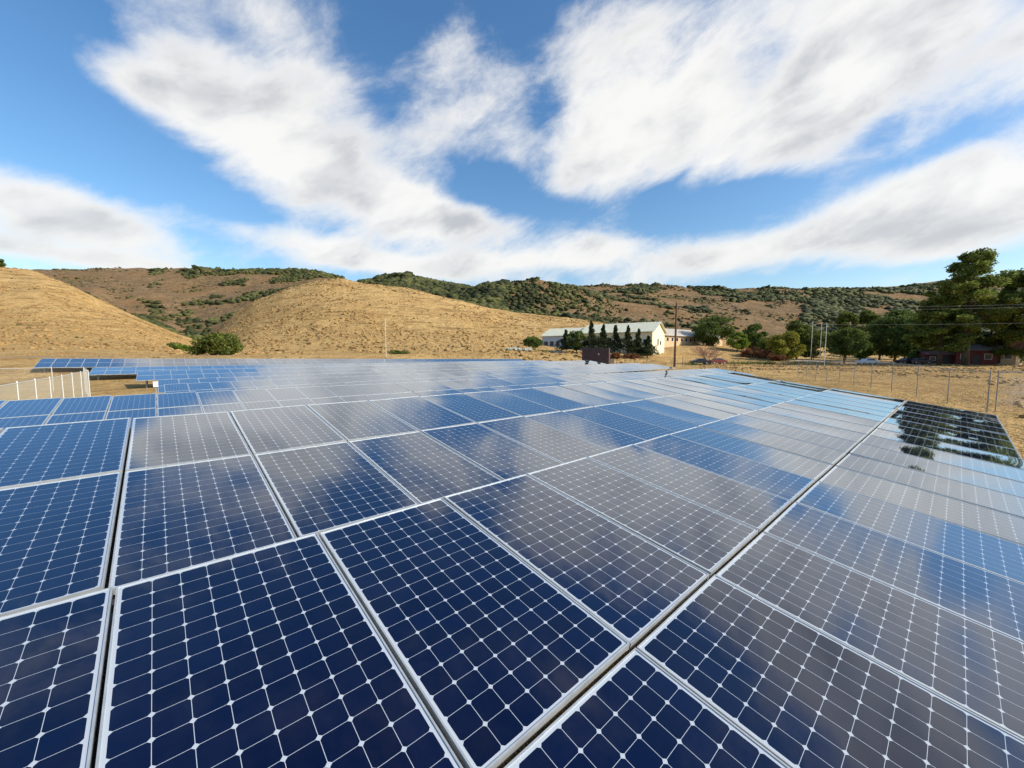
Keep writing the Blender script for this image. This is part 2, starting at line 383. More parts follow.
def _lat(seed, X, Y, s):
    r = np.random.default_rng(seed).random((64, 64)); x = X / s; y = Y / s
    xi = np.floor(x).astype(int); yi = np.floor(y).astype(int); fx = sst(x - xi); fy = sst(y - yi)
    g = lambda a, b: r[a % 64, b % 64]
    return (g(xi, yi) * (1 - fx) + g(xi + 1, yi) * fx) * (1 - fy) + (g(xi, yi + 1) * (1 - fx) + g(xi + 1, yi + 1) * fx) * fy - .5
def ground_z(X, Y):
    X = np.asarray(X, float); Y = np.asarray(Y, float)
    F = X * _Fh[0] + Y * _Fh[1]; S = X * _Rt[0] + Y * _Rt[1]
    rr = np.hypot(F, S)
    Hn = np.interp(Y, _Dn, _Hn)
    w = sst((X - 25) / 30.); Hn = Hn * (1 - w) + 2.75 * w
    Fp = np.maximum(F, 1.0)
    t = np.clip(np.where(F > 1, S / Fp, np.sign(S) * 9), _ct[0], _ct[-1])
    # beyond the sides keep the hill shape by distance
    Fe = np.where(np.abs(S / Fp) > 2.2, rr / 2.3, Fp); Fe = np.where(F <= 1, rr / 2.3, Fe)
    Fe = np.clip(Fe, FN[0], FN[-1])
    i = np.clip(np.searchsorted(_ct, t) - 1, 0, len(_ct) - 2)
    a = np.clip((t - _ct[i]) / (_ct[i + 1] - _ct[i]), 0, 1)
    # per-node heights, smooth between nodes
    j = np.clip(np.searchsorted(FN, Fe) - 1, 0, len(FN) - 2)
    b = (Fe - FN[j]) / (FN[j + 1] - FN[j]); b = .5 * b + .5 * sst(b)
    z = lambda ii, jj: _cs[ii, jj] * FN[jj]
    Hf = (z(i, j) * (1 - a) + z(i + 1, j) * a) * (1 - b) + (z(i, j + 1) * (1 - a) + z(i + 1, j + 1) * a) * b
    s = np.maximum(sst((Y - 70) / 9.) * sst((60 - X) / 20.), sst((F - 88) / 22.))
    s = np.where(F < 5, sst((rr - 120) / 60.) , s)
    far = sst((rr - 110) / 200.)
    nz = _lat(3, X, Y, 46.) * 5. + _lat(4, X, Y, 19.) * 2.0 + _lat(5, X, Y, 8.) * .7
    near = _lat(6, X, Y, 3.1) * .10 + _lat(7, X, Y, 1.1) * .03
    return CAMZ + (-Hn) * (1 - s) + Hf * s + nz * far + near * (1 - far)
def gz(x, y): return float(ground_z(np.array([x]), np.array([y]))[0])

def build_terrain():
    angs = []
    a0 = R(YAW)
    for d in np.arange(-66, 66.01, .30): angs.append(a0 + R(d))
    for d in np.arange(69, 291.01, 3.0): angs.append(a0 + R(d))
    angs = np.array(angs); na = len(angs)
    rad = np.concatenate([[0.6], np.geomspace(1.2, 60, 90), np.linspace(61, 130, 60), np.linspace(133, 760, 190), np.geomspace(775, 2400, 45)])
    A, RR = np.meshgrid(angs, rad); X = RR * np.cos(A); Y = RR * np.sin(A); Z = ground_z(X, Y)
    V = np.stack([X.ravel(), Y.ravel(), Z.ravel()], 1)
    nr = len(rad); i, j = np.meshgrid(np.arange(nr - 1), np.arange(na), indexing='ij'); j2 = (j + 1) % na
    Fq = np.stack([i * na + j, (i + 1) * na + j, (i + 1) * na + j2, i * na + j2], -1).reshape(-1, 4)
    me = bpy.data.meshes.new('ground')
    nv = len(V); V = np.vstack([V, [[0, 0, gz(0, 0)]]])
    me.vertices.add(nv + 1); me.vertices.foreach_set('co', V.ravel())
    tri = np.array([[nv, k, (k + 1) % na] for k in range(na)])
    loops = np.concatenate([Fq.ravel(), tri.ravel()]); me.loops.add(len(loops)); me.loops.foreach_set('vertex_index', loops)
    ls = np.concatenate([np.arange(len(Fq)) * 4, len(Fq) * 4 + np.arange(na) * 3])
    me.polygons.add(len(ls)); me.polygons.foreach_set('loop_start', ls)
    me.update(calc_edges=True); me.polygons.foreach_set('use_smooth', [True] * len(ls))
    # land cover: r = brown scrub land, its colour also holding the cloud shade of the back ridges, g = bare dirt
    F = V[:, 0] * _Fh[0] + V[:, 1] * _Fh[1]; S = V[:, 0] * _Rt[0] + V[:, 1] * _Rt[1]
    px = 512 + 397 * S / np.maximum(F, 1)
    r_ = np.hypot(F, S)
    scr = sst((F - 275) / 25.)
    scr = np.where(px > 560, np.maximum(scr, sst((F - 255) / 30.) * sst((px - 560) / 60)), scr)
    top = sst((F - 190) / 60) * .30
    scr = np.maximum(scr, top)
    scr = np.where(F < 5, sst((r_ - 400) / 100), scr)
    dr = np.zeros(len(V))
    dr = np.maximum(dr, sst(1 - np.abs(V[:, 1] - 79) / 5.5) * sst((25 - V[:, 0]) / 20) * .8)
    dr = np.maximum(dr, sst((px - 965) / 60) * sst((F - 14) / 8) * sst((60 - F) / 20) * .55)
    dr = np.maximum(dr, sst((18 - np.abs(V[:, 1] - 24)) / 8) * sst((6 - V[:, 0]) / 4) * .45)
    ca = me.color_attributes.new('cover', 'FLOAT_COLOR', 'POINT')
    cc = np.stack([scr, dr, np.zeros(len(V)), np.ones(len(V))], 1); ca.data.foreach_set('color', cc.ravel())
    o = link('ground', me, M_ground); tag(o, 'dry golden grassland rising into brown hills', kind='structure')
build_terrain()

# a pale farm road past the trees
def road_strip(name, pts, width, m):
    P = []
    for k in range(len(pts) - 1):
        for t in np.linspace(0, 1, 24, endpoint=False): P.append(pts[k] * (1 - t) + pts[k + 1] * t)
    P.append(pts[-1]); P = np.array(P); T = np.gradient(P, axis=0); T /= np.linalg.norm(T, axis=1)[:, None]
    Nn = np.stack([-T[:, 1], T[:, 0]], 1); b = MB(); n = len(P); vs = []
    for k in range(n):
        for w in (-.5, -.17, .17, .5):
            q = P[k] + Nn[k] * w * width; vs.append((q[0], q[1], gz(q[0], q[1]) + .10))
    b.add(vs, [(4 * k + j, 4 * k + j + 1, 4 * k + j + 5, 4 * k + j + 4) for k in range(n - 1) for j in range(3)])
    return tag(b.build(name, m), kind='structure')
M_road = mat('pale_road', (.40, .36, .31), .9, var=.15, vscale=.4)
road_strip('road', [along(770, 118), along(850, 104), along(930, 98), along(1024, 96), along(1250, 95)], 6.5, M_road)

# ------------------------------------------------------------------ solar racks
def frame_mesh(detail=True):
    t, h = .009, .040; x, y = PW / 2, PL / 2; b = MB()
    b.box(-x, -x + t, -y, y, -h, .0045); b.box(x - t, x, -y, y, -h, .0045)
    b.box(-x + t, x - t, -y, -y + t, -h, .0044); b.box(-x + t, x - t, y - t, y, -h, .0044)
    me = b.mesh('frame'); me.materials.append(M_alu); return me
def glass_mesh(nx, ny, sag):
    """the glass hangs through a little between its frame"""
    t = .008; x, y = PW / 2 - t, PL / 2 - t
    vs = []; uv = []
    for j in range(ny + 1):
        for i in range(nx + 1):
            a, c = -1 + 2 * i / nx, -1 + 2 * j / ny
            vs.append((x * a, y * c, -.001 - sag * (1 - a * a) * (1 - c * c * c * c))); uv.append((.5 + x * a / PW, .5 + y * c / PL))
    fs = [(j * (nx + 1) + i, j * (nx + 1) + i + 1, (j + 1) * (nx + 1) + i + 1, (j + 1) * (nx + 1) + i) for j in range(ny) for i in range(nx)]
    me = bpy.data.meshes.new('glass'); me.from_pydata(vs, [], fs)
    ul = me.uv_layers.new(name='UVMap')
    for lp in me.loops: ul.data[lp.index].uv = uv[lp.vertex_index]
    me.polygons.foreach_set('use_smooth', [True] * len(fs)); me.materials.append(M_glass); return me
FRAME = frame_mesh()
GLASS = [glass_mesh(10, 14, s) for s in (.0022, .0030, .0038)]
bs_ = MB(); bs_.box(-PW / 2 + .02, PW / 2 - .02, -PL / 2 + .02, PL / 2 - .02, -.012, -.0065); BACK = bs_.mesh('backsheet'); BACK.materials.append(M_back)
# one-piece panel for the rows too far off to show the frame apart
def joined_panel():
    bm = bmesh.new(); me = bpy.data.meshes.new('solar_panel')
    base = glass_mesh(8, 8, .0014); n0 = len(base.polygons)
    bm.from_mesh(base); bm.from_mesh(FRAME); bm.from_mesh(BACK)
    bm.faces.ensure_lookup_table()
    for k, f in enumerate(bm.faces): f.material_index = 0 if k < n0 else (1 if k < n0 + len(FRAME.polygons) else 2)
    bm.to_mesh(me); bm.free()
    for m in (M_glass, M_alu, M_back): me.materials.append(m)
    return me
FARP = joined_panel()
ORD = ['', 'nearest', 'second', 'third', 'fourth', 'fifth', 'sixth', 'seventh', 'farthest']
PITCHB = 1.105
def rack(B0, cols, rows, Dt, Ht, tilt, slopeB, label, near, gapA=.02, jit=.35, yaw=0., colgap=PITCHB, tip=.25):
    """top-left corner of the table at B0, Dt, Ht metres below the camera; runs along +B and down towards the viewer"""
    th = R(tilt)
    n = cols * colgap; zt = CAMZ - Ht
    midB = B0 + n / 2; root_xy = (midB, Dt - rows * (PL + gapA) * math.cos(th) / 2)
    rz = gz(*root_xy)
    root = empty('solar_panel_rack', (root_xy[0], root_xy[1], rz), label, 'solar rack', 'racks of solar panels standing in rows in the dry field')
    root.rotation_euler = (0, 0, yaw)
    M0 = Matrix.Translation((B0, Dt, zt)) @ Euler((0, -slopeB, 0)).to_matrix().to_4x4() @ Euler((th, 0, 0)).to_matrix().to_4x4()
    L0 = Matrix.Translation((-root_xy[0], -root_xy[1], -rz)) @ M0
    rr = random.Random(int(B0 * 100) + int(Dt * 7) + 5)
    for r in range(rows):
        for c in range(cols):
            x = c * colgap + colgap / 2; y = -(r + .5) * (PL + gapA)
            J = Euler((R(rr.gauss(0, jit * .6)), R(rr.gauss(0, jit) - (tip if near is False or c > 7 else tip * c / 8)), R(rr.gauss(0, .05)))).to_matrix().to_4x4()
            L = L0 @ Matrix.Translation((x, y, rr.uniform(-.003, .003))) @ J
            if near:
                fr = link('solar_panel', FRAME, None, root); fr.matrix_local = L
                g = link('glass', rr.choice(GLASS), None, fr); k = link('backsheet', BACK, None, fr)
            else:
                fr = link('solar_panel', FARP, None, root); fr.matrix_local = L
    # substructure: purlins along the table, posts with rafters across
    total = rows * (PL + gapA)
    for fy in ([.22, .47, .72, 1.2 + .28][:3] if False else [.45, 1.6, total - 1.6, total - .45]):
        b = MB(); b.box(.02, n - .02, -fy - .03, -fy + .03, -.125, -.05); o = b.build('rail', M_steel, root); o.matrix_local = L0
    if near and B0 > -1:
        b = MB(); b.box(-.14, .10, -total + .05, -.05, -.20, -.128); o = b.build('gap_dark_strip', M_dark, root); o.matrix_local = L0  # dark strip added under the gap to make it look black with shade
    k = max(2, int(n / 4.2) + 1)
    for i in range(k):
        x = .6 + (n - 1.2) * i / (k - 1)
        b = MB(); b.box(x - .035, x + .035, -total + .25, -.25, -.215, -.128); o = b.build('rafter', M_steel, root); o.matrix_local = L0
        for fy in (.9, total - .9):
            q = M0 @ Vector((x, -fy, -.2)); g0 = gz(q.x, q.y) - .2
            b = MB(); b.tube((0, 0, g0 - rz), (0, 0, q.z - rz), .055, n=8)
            o = b.build('post', M_steel, root); o.location = (q.x - root_xy[0], q.y - root_xy[1], 0)
    return root
W0 = 18 * PITCHB
c0 = -.268
rack(c0, 18, 2, 3.20, 1.37, 8.32, 0, 'long solar rack filling the foreground, right of the black gap', True, .035)
rack(c0 + .002 - 8 * PITCHB, 8, 2, 3.22, 1.375, 8.2, .0012, 'solar rack in the nearest row, left of the black gap', True, .035)
rack(-.33, 20, 2, 7.59, .905, 8.32, -.0035, 'solar rack in the second row, right of the black gap', True, .030)
rack(-.335 - 8 * PITCHB, 8, 2, 7.59, .905, 8.1, .001, 'solar rack in the second row, left of the black gap', True, .030)
def long_row(k, Bl, Br, Dt, Ht, slope, secs, names, rows=2, tilt=8.3):
    cols = int(round((Br - Bl) / PITCHB)); per = cols // secs; B = Bl
    for s in range(secs):
        n = per if s < secs - 1 else cols - per * (secs - 1)
        H = Ht + (B - Bl) * slope
        rack(B, n, rows, Dt, H, tilt, -slope, names[s], False, .02, .22, tip=1.3)
        B += n * PITCHB + .06
P3 = ['left end', 'middle', 'right end']
long_row(3, -11.2, 49, 18.8, 1.36, .0072, 3, [f'solar rack at the {e} of the third row, before the wide aisle' for e in P3])
long_row(4, .1, 57.2, 32, 1.90, -.004, 3, ['solar rack with the bare dirt beside its left end, fourth row back', 'solar rack midway along the fourth row back', 'solar rack at the right end of the fourth row'])
long_row(5, -.2, 62, 37, 1.86, -.002, 3, [f'solar rack at the {e} of the fifth row back' for e in P3])
long_row(6, -1.55, 62, 48, 1.62, -.003, 3, [f'solar rack at the {e} of the sixth row back' for e in P3])
long_row(7, -5.3, 62, 60, 1.52, .001, 3, ['solar rack behind the fence corner, seventh row back', 'solar rack midway along the seventh row back', 'solar rack at the right end of the seventh row'])
long_row(8, -9.75, 62, 67, .60, .011, 3, [f'solar rack at the {e} of the farthest row, below the hills' for e in P3], rows=2, tilt=12.5)
# small switch box at the end of the fourth row
def switch_box(x, y, z):
    r = empty('switch_box', (x, y, gz(x, y)), 'small white switch box on a post at the end of the fourth row', 'switch box')
    b = MB(); h = z - gz(x, y); b.box(-.02, .02, -.02, .02, 0, h); b.build('post', M_steel, r)
    b = MB(); b.box(-.10, .10, -.07, .07, h - .14, h + .14); b.box(-.12, .12, -.09, .08, h + .142, h + .152); b.build('cabinet', mat('white_paint', (.8, .8, .78), .5), r)
    b = MB(); b.box(.05, .07, -.09, -.072, h - .04, h + .04); b.build('handle', M_dark, r)
switch_box(-.25, 29.3, CAMZ - 1.72)

# ------------------------------------------------------------------ chain-link fences
def link_nodes(K, bs, c, sx, amount):
    o = K.t.nodes['Material Output']
    uv = K.n('ShaderNodeUVMap').outputs[0]; s = K.n('ShaderNodeSeparateXYZ'); K.l(uv, s.inputs[0])
    a = K.m('ABSOLUTE', K.m('SUBTRACT', K.m('FRACT', K.m('MULTIPLY', K.m('ADD', s.outputs[0], s.outputs[1]), sx)), .5))
    b = K.m('ABSOLUTE', K.m('SUBTRACT', K.m('FRACT', K.m('MULTIPLY', K.m('SUBTRACT', s.outputs[0], s.outputs[1]), sx)), .5))
    f = K.m('MAXIMUM', K.m('GREATER_THAN', a, .5 - amount), K.m('GREATER_THAN', b, .5 - amount))
    tr = K.n('ShaderNodeBsdfTransparent'); mx = K.n('ShaderNodeMixShader'); K.l(f, mx.inputs[0]); K.l(tr.outputs[0], mx.inputs[1]); K.l(bs.outputs[0], mx.inputs[2]); K.l(mx.outputs[0], o.inputs[0])
M_mesh = mat('chain_link_wire', (.34, .34, .32), .5, .4, builder=lambda K, b: link_nodes(K, b, None, 14., .035))
M_mesh2 = mat('slatted_chain_link', (.50, .47, .36), .7, .0, builder=lambda K, b: link_nodes(K, b, None, 14., .15))
M_galv = mat('pale_galvanised', (.62, .63, .60), .45, .3)
def fence(pts, n, H, label, mm, pm, pr=.03, double_end=False):
    P = np.array(pts); seg = np.linalg.norm(np.diff(P, axis=0), axis=1); cum = np.concatenate([[0], np.cumsum(seg)])
    s = np.linspace(0, cum[-1], n); Q = np.stack([np.interp(s, cum, P[:, 0]), np.interp(s, cum, P[:, 1])], 1)
    z0 = gz(*Q[0]); root = empty('chain_link_fence', (Q[0, 0], Q[0, 1], z0), label, 'fence')
    loc = lambda q, h: (q[0] - Q[0, 0], q[1] - Q[0, 1], gz(*q) - z0 + h)
    for i, q in enumerate(Q):
        b = MB(); r = pr * (1.15 if i in (0, n - 1) else 1); b.tube((0, 0, -.2), (0, 0, H + .03), r); b.tube((0, 0, H + .03), (0, 0, H + .07), r * 1.2, .005)
        o = b.build('post', pm, root); o.location = loc(q, 0)
    b = MB()
    for i in range(n - 1): b.tube(loc(Q[i], H), loc(Q[i + 1], H), .017, n=6)
    b.build('top_rail', pm, root)
    me = bpy.data.meshes.new('wire_mesh'); vs = []; fs = []; uv = []
    for i in range(n - 1):
        k = len(vs); vs += [loc(Q[i], .04), loc(Q[i + 1], .04), loc(Q[i + 1], H), loc(Q[i], H)]; fs.append((k, k + 1, k + 2, k + 3)); uv += [(s[i], 0), (s[i + 1], 0), (s[i + 1], H), (s[i], H)]
    me.from_pydata(vs, [], fs); ul = me.uv_layers.new(name='UVMap')
    for l_ in me.loops: ul.data[l_.index].uv = uv[l_.vertex_index]
    link('wire_mesh', me, mm, root)
    return root
fence([(52.2, 11.6), (28.2, -1.0)], 11, 1.83, 'thin grey chain-link fence along the field right of the panels', M_mesh, mat('grey_post', (.27, .28, .28), .5, .4), .020)
fence([(28.5, -1.25), (52, -30)], 12, 1.83, 'chain-link fence running away from the corner post at far right', M_mesh, MATS['grey_post'], .018)
fence([(-14, 19.8), (-4.0, 19.7), (-3.3, 35)], 13, 1.83, 'pale slatted fence left of the dirt yard', M_mesh2, M_galv, .022)
fence([(-3.35, 35.4), (-4.6, 46), (-40, 44)], 16, 1.83, 'pale wire fence behind the slatted fence corner', M_mesh, M_galv, .026)

# ------------------------------------------------------------------ vegetation
def leaf_obj(name, P, size, m, parent=None, up=.3, seed=0, aspect=.6):
    g = np.random.default_rng(seed); P = np.asarray(P); n = len(P)
    sz = size * g.uniform(.6, 1.3, n)
    a = g.normal(size=(n, 3)); a[:, 2] *= .6; a /= np.linalg.norm(a, axis=1)[:, None]
    b = g.normal(size=(n, 3)); b -= a * np.sum(a * b, 1)[:, None]; b /= np.linalg.norm(b, axis=1)[:, None]
    A = a * sz[:, None]; Bv = b * (sz * aspect)[:, None]
    V = np.stack([P - A, P - Bv * .9, P + A, P + Bv], 1).reshape(-1, 3)
    me = bpy.data.meshes.new(name); me.vertices.add(4 * n); me.vertices.foreach_set('co', V.ravel())
    me.loops.add(4 * n); me.loops.foreach_set('vertex_index', np.arange(4 * n)); me.polygons.add(n); me.polygons.foreach_set('loop_start', np.arange(n) * 4)
    me.update(calc_edges=True)
    return link(name, me, m, parent)
def crown_points(clumps, per, seed, fill=.35):
    """clumps: (x, y, z, rx, rz)"""
    g = np.random.default_rng(seed); out = []
    for (x, y, z, rx, rz) in clumps:
        d = g.normal(size=(per, 3)); d /= np.linalg.norm(d, axis=1)[:, None]
        r = 1 - (1 - fill) * g.random(per) ** 1.6 + g.normal(0, .10, per)
        out.append(np.array([x, y, z]) + d * r[:, None] * np.array([rx, rx, rz]))
    return np.concatenate(out)
def branch_mesh(limbs):
    b = MB(); b.smooth = True
    for p, q, r0, r1 in limbs:
        p, q = Vector(p), Vector(q); mid = (p + q) / 2 + Vector((random.uniform(-.06, .06), random.uniform(-.06, .06), 0)) * (q - p).length
        b.tube(p, mid, r0, (r0 + r1) / 2, 7); b.tube(mid, q, (r0 + r1) / 2, r1, 7)
    return b
def tree(x, F, h, w, kind, leaves, label, seed, density=1.0, leafsize=.22, group=None, name=None, base_off=0., trunk_frac=.2, at_xy=None, lean=0.):
    g = np.random.default_rng(seed); random.seed(seed)
    X, Y = at_xy if at_xy is not None else along(x, F); z = gz(X, Y) + base_off
    nm = name or {'round': 'broadleaf_tree', 'cone': 'cypress_tree', 'pine': 'pine_tree', 'tall': 'tall_tree', 'bush': 'bush', 'spread': 'spreading_tree'}[kind]
    root = empty(nm, (X, Y, z), label, 'bush' if kind == 'bush' else 'tree', group)
    r = w / 2; cl = []; limbs = []; tr = max(.06, h * .022)
    if kind == 'cone':
        n = int(26 * density) + 8
        for k in range(n):
            t = (k + .5) / n; rad = r * (1.12 - t) ** .85 * (.62 + .35 * g.random()) * (1 if t < .5 else .5) ; a = g.random() * 6.28
            cl.append((math.cos(a) * rad * .55, math.sin(a) * rad * .55, h * (.12 + .86 * t), max(.12, rad * .75), h * .07))
        limbs.append(((0, 0, -.2), (0, 0, h * .85), tr, tr * .2)); per = int(110 * density)
    elif kind == 'pine':
        n = int(46 * density) + 10
        limbs.append(((0, 0, -.3), (lean * .6, 0, h * .6), tr * 1.3, tr * .8)); limbs.append(((lean * .6, 0, h * .6), (lean, 0, h * .95), tr * .8, tr * .2))
        for k in range(n):
            t = g.random() ** .9; zc = h * (trunk_frac + (1 - trunk_frac) * t)
            rad = r * (.55 + .65 * math.sin(math.pi * min(1, t * .8 + .18))) * (1.0 if t < .75 else 1.3 - t * .55) * g.uniform(.35, 1.)
            a = g.random() * 6.28; cx, cy = math.cos(a) * rad * .85 + lean * t, math.sin(a) * rad * .85
            s = r * g.uniform(.12, .26); cl.append((cx, cy, zc, s * 1.15, s * .72))
            if k % 2 == 0: limbs.append(((lean * t, 0, zc - rad * .25), (cx, cy, zc), tr * .22, tr * .06))
        per = int(190 * density)
    elif kind == 'bush':
        n = int(22 * density) + 6
        for k in range(n):
            a = g.random() * 6.28; q = math.sqrt(g.random()) * .8; t = g.random()
            top = math.sqrt(max(.05, 1 - q * q)); s = r * g.uniform(.16, .30)
            cl.append((math.cos(a) * q * r, math.sin(a) * q * r, h * (.15 + .62 * t * top), s, s * .8))
        for k in range(5): limbs.append(((0, 0, -.1), (g.normal() * r * .4, g.normal() * r * .4, h * .6), tr * .8, tr * .3))
        per = int(130 * density)
    else:
        tf = trunk_frac
        limbs.append(((0, 0, -.3), (0, 0, h * (tf + .15)), tr * 1.2, tr * .8))
        n = int((34 if kind != 'tall' else 48) * density) + 8
        for k in range(n):
            a = g.random() * 6.28; u = g.uniform(-1, 1); q = (1 - abs(u) ** 2.2) ** .5 * g.random() ** .4
            cx, cy = math.cos(a) * q * r * .82, math.sin(a) * q * r * .82; zc = h * (tf + (1 - tf) * (.5 + .44 * u))
            s = r * g.uniform(.20, .36) * (.8 if kind == 'tall' else 1)
            cl.append((cx, cy, zc, s, s * .75))
            if k % 4 == 0: limbs.append(((0, 0, h * (tf + .10)), (cx * .85, cy * .85, zc), tr * .45, tr * .12))
        per = int(170 * density)
    branch_mesh(limbs).build('trunk', M_bark, root)
    leaf_obj('crown', crown_points(cl, per, seed + 1), leafsize, leaves, root, seed=seed + 2)
    return root
GB = 'dark trees in front of the white building'
# round bush at the foot of the left hill
tree(219, 74, 5.6, 8.8, 'bush', L_olive, 'broad olive-green bush at the foot of the hills behind the panels', 11, 2.2, .20, trunk_frac=0, base_off=-.3)
tree(183, 140, 3.2, 5.5, 'bush', L_bright, 'pale green bush low in the gully between two hills', 12, 1., .25)
tree(176, 150, 3.0, 5, 'bush', L_olive, 'olive bush up the gully left of the dome hill', 13, 1., .25)
tree(3, 247, 6, 9, 'round', L_dark, 'dark tree alone on the crest of the left hill', 14, 1., .4, trunk_frac=.1)
tree(400, 88, .8, 4.5, 'bush', L_olive, 'low olive shrub in the dry grass near the thin steel pole', 15, .7, .15)

# trees before the building
BZ = 0
for i, (x, F, h, w, kd, lb) in enumerate([
    (566, 117, 6.4, 7.2, 'cone', 'small dark cypress left of the round dark tree by the white building'),
    (591, 112, 9.0, 7.2, 'cone', 'tallest dark cypress, just right of the round tree by the building'),
    (603, 111, 8.2, 7.2, 'cone', 'dark cypress second right of the round tree by the building'),
    (615, 110, 8.2, 7.2, 'cone', 'dark cypress before the middle of the white roof'),
    (628, 108, 8.2, 7.2, 'cone', 'dark cypress third from the lit gable wall'),
    (638, 107, 7.4, 7.2, 'cone', 'dark cypress second from the lit gable wall'),
    (648, 106, 5.8, 7.2, 'cone', 'dark cypress next to the lit gable wall')]):
    tree(x, F, h, w, kd, L_cyp, lb, 30 + i, 1.0, .20, GB)
tree(577, 113, 6.2, 6.6, 'round', L_dark, 'round dark tree between cypresses before the white building', 40, .9, .22, GB, trunk_frac=.15)
tree(533, 118, 3.8, 6.0, 'round', L_dark, 'low dark tree at the left end of the white building', 41, .9, .2, None, trunk_frac=.25)
tree(614, 100, 2.2, 3.6, 'bush', L_rust, 'rusty red bush right of the dark container', 42, 1., .14)
tree(632, 103, 1.6, 4.5, 'bush', L_rust, 'low rusty shrub under the dark cypresses', 43, .8, .14)

# trees beyond, to the right of the pole
tree(712, 150, 11, 15.5, 'round', L_dark, 'big dark green tree behind the low tan building', 50, 1.3, .32, trunk_frac=.06)
tree(737, 135, 6.6, 7.2, 'round', L_bright, 'bright green round tree at the right end of the low building', 51, 1.1, .22, trunk_frac=.12)
tree(755, 138, 9.8, 9.5, 'round', L_dark, 'dark rounded tree right of the bright round tree', 52, 1.2, .28, trunk_frac=.08)
tree(797, 120, 11.5, 11, 'round', L_olive, 'tall olive tree behind the yellowing tree', 53, 1.2, .27, trunk_frac=.06)
tree(786, 112, 8.0, 9.5, 'round', L_yellow, 'yellowing tree with sunlit crown beyond the field', 54, 1.1, .24, trunk_frac=.08)
tree(812, 116, 8.8, 9, 'round', L_olive, 'olive tree behind the slim pale poles', 55, 1.0, .26, trunk_frac=.1)
tree(770, 125, 6, 8, 'round', L_olive, 'dull green tree between the dark and yellowing trees', 56, .9, .26, trunk_frac=.1)
tree(845, 100, 8.6, 9.6, 'spread', L_dark, 'dark spreading tree on a short trunk right of the pale poles', 57, 1.2, .24, trunk_frac=.22)
tree(845, 135, 17, 9, 'tall', L_olive, 'tall grey-green tree, the left one of a pair behind the spreading tree', 58, 1.2, .34, trunk_frac=.06)
tree(865, 140, 18, 10, 'tall', L_olive, 'tall grey-green tree, the right one of a pair behind the spreading tree', 59, 1.2, .34, trunk_frac=.06)
tree(861, 112, 7.8, 6.5, 'round', L_bright, 'leafy light green tree above the white car', 60, .9, .24, trunk_frac=.1)
for i, (x, F, h, w, lb) in enumerate([(895, 112, 14, 14, 'black-green tree above the parked dark cars'), (915, 104, 12.5, 12, 'low dark tree at the left of the red house'),
        (935, 125, 16, 13, 'dark tree rising behind the red house'), (880, 150, 15, 13, 'dark tree far behind the white car'), (905, 160, 17, 16, 'far dark tree filling the gap before the big pine')]):
    tree(x, F, h, w, 'round', L_dark, lb, 70 + i, 1.3, .32, trunk_frac=.12)
tree(966, 84, 23.2, 12, 'pine', L_pine, 'tallest pine, standing before the red house', 80, 1.7, .22, trunk_frac=.34)
tree(940, 88, 15.0, 11, 'pine', L_pine, 'shorter pine leaning left beside the tallest pine', 81, 1.6, .26, trunk_frac=.25, lean=-1.5)
tree(990, 92, 13.5, 11, 'pine', L_pine, 'pine between the tallest pine and the right edge of the photo', 82, 1.6, .26, trunk_frac=.3)
tree(1030, 82, 19.5, 13, 'pine', L_pine, 'big pine at the right edge of the photo', 83, 1.8, .24, trunk_frac=.3)
tree(1062, 86, 20, 15, 'pine', L_pine, 'pine just beyond the right edge beside the big one', 84, 1.2, .28, trunk_frac=.2)
tree(1008, 88, 6.0, 7, 'bush', L_dark, 'dark bush right of the red-roofed house', 85, 1.2, .22)
tree(925, 100, 4.0, 8, 'bush', L_dark, 'dark hedge-like bush left of the red house', 86, 1.2, .22)
# reddish dry shrubs along the field edge
for i, (x, F, h, w, lb) in enumerate([(752, 122, 3.6, 8, 'reddish dry shrub under the dark rounded tree'), (765, 118, 3.0, 6, 'smaller reddish shrub left of the yellowing tree'), (776, 110, 2.6, 5, 'grey-brown shrub at the foot of the yellowing tree')]):
    tree(x, F, h, w, 'bush', L_rust, lb, 90 + i, .9, .18, 'dry reddish shrubs at the field edge')
# low dark weeds along the far edge of the field
def weeds(name, spans, m, label, h, dens, sz, seed):
    g = np.random.default_rng(seed); P = []
    for x0, x1, F0, F1, n in spans:
        for _ in range(n):
            x = g.uniform(x0, x1); F = g.uniform(F0, F1); q = along(x, F); z = gz(*q); k = int(dens)
            P.append(np.stack([q[0] + g.normal(0, .35, k), q[1] + g.normal(0, .35, k), z + np.abs(g.normal(0, h, k))], 1))
    o = leaf_obj(name, np.concatenate(P), sz, m, seed=seed, aspect=.3); return tag(o, label, 'weeds', kind='stuff')
weeds('weeds', [(728, 775, 94, 98, 120), (685, 705, 88, 92, 20), (785, 830, 92, 100, 60), (500, 560, 108, 114, 60)], L_dark, 'low dark weeds in a line at the edge of the field', .35, 26, .13, 5)
weeds('dry_grass', [(905, 1100, 19, 45, 520), (790, 1000, 40, 70, 700)], L_straw, 'tufts of straw-coloured dry grass beyond the right fence', .10, 14, .055, 6)

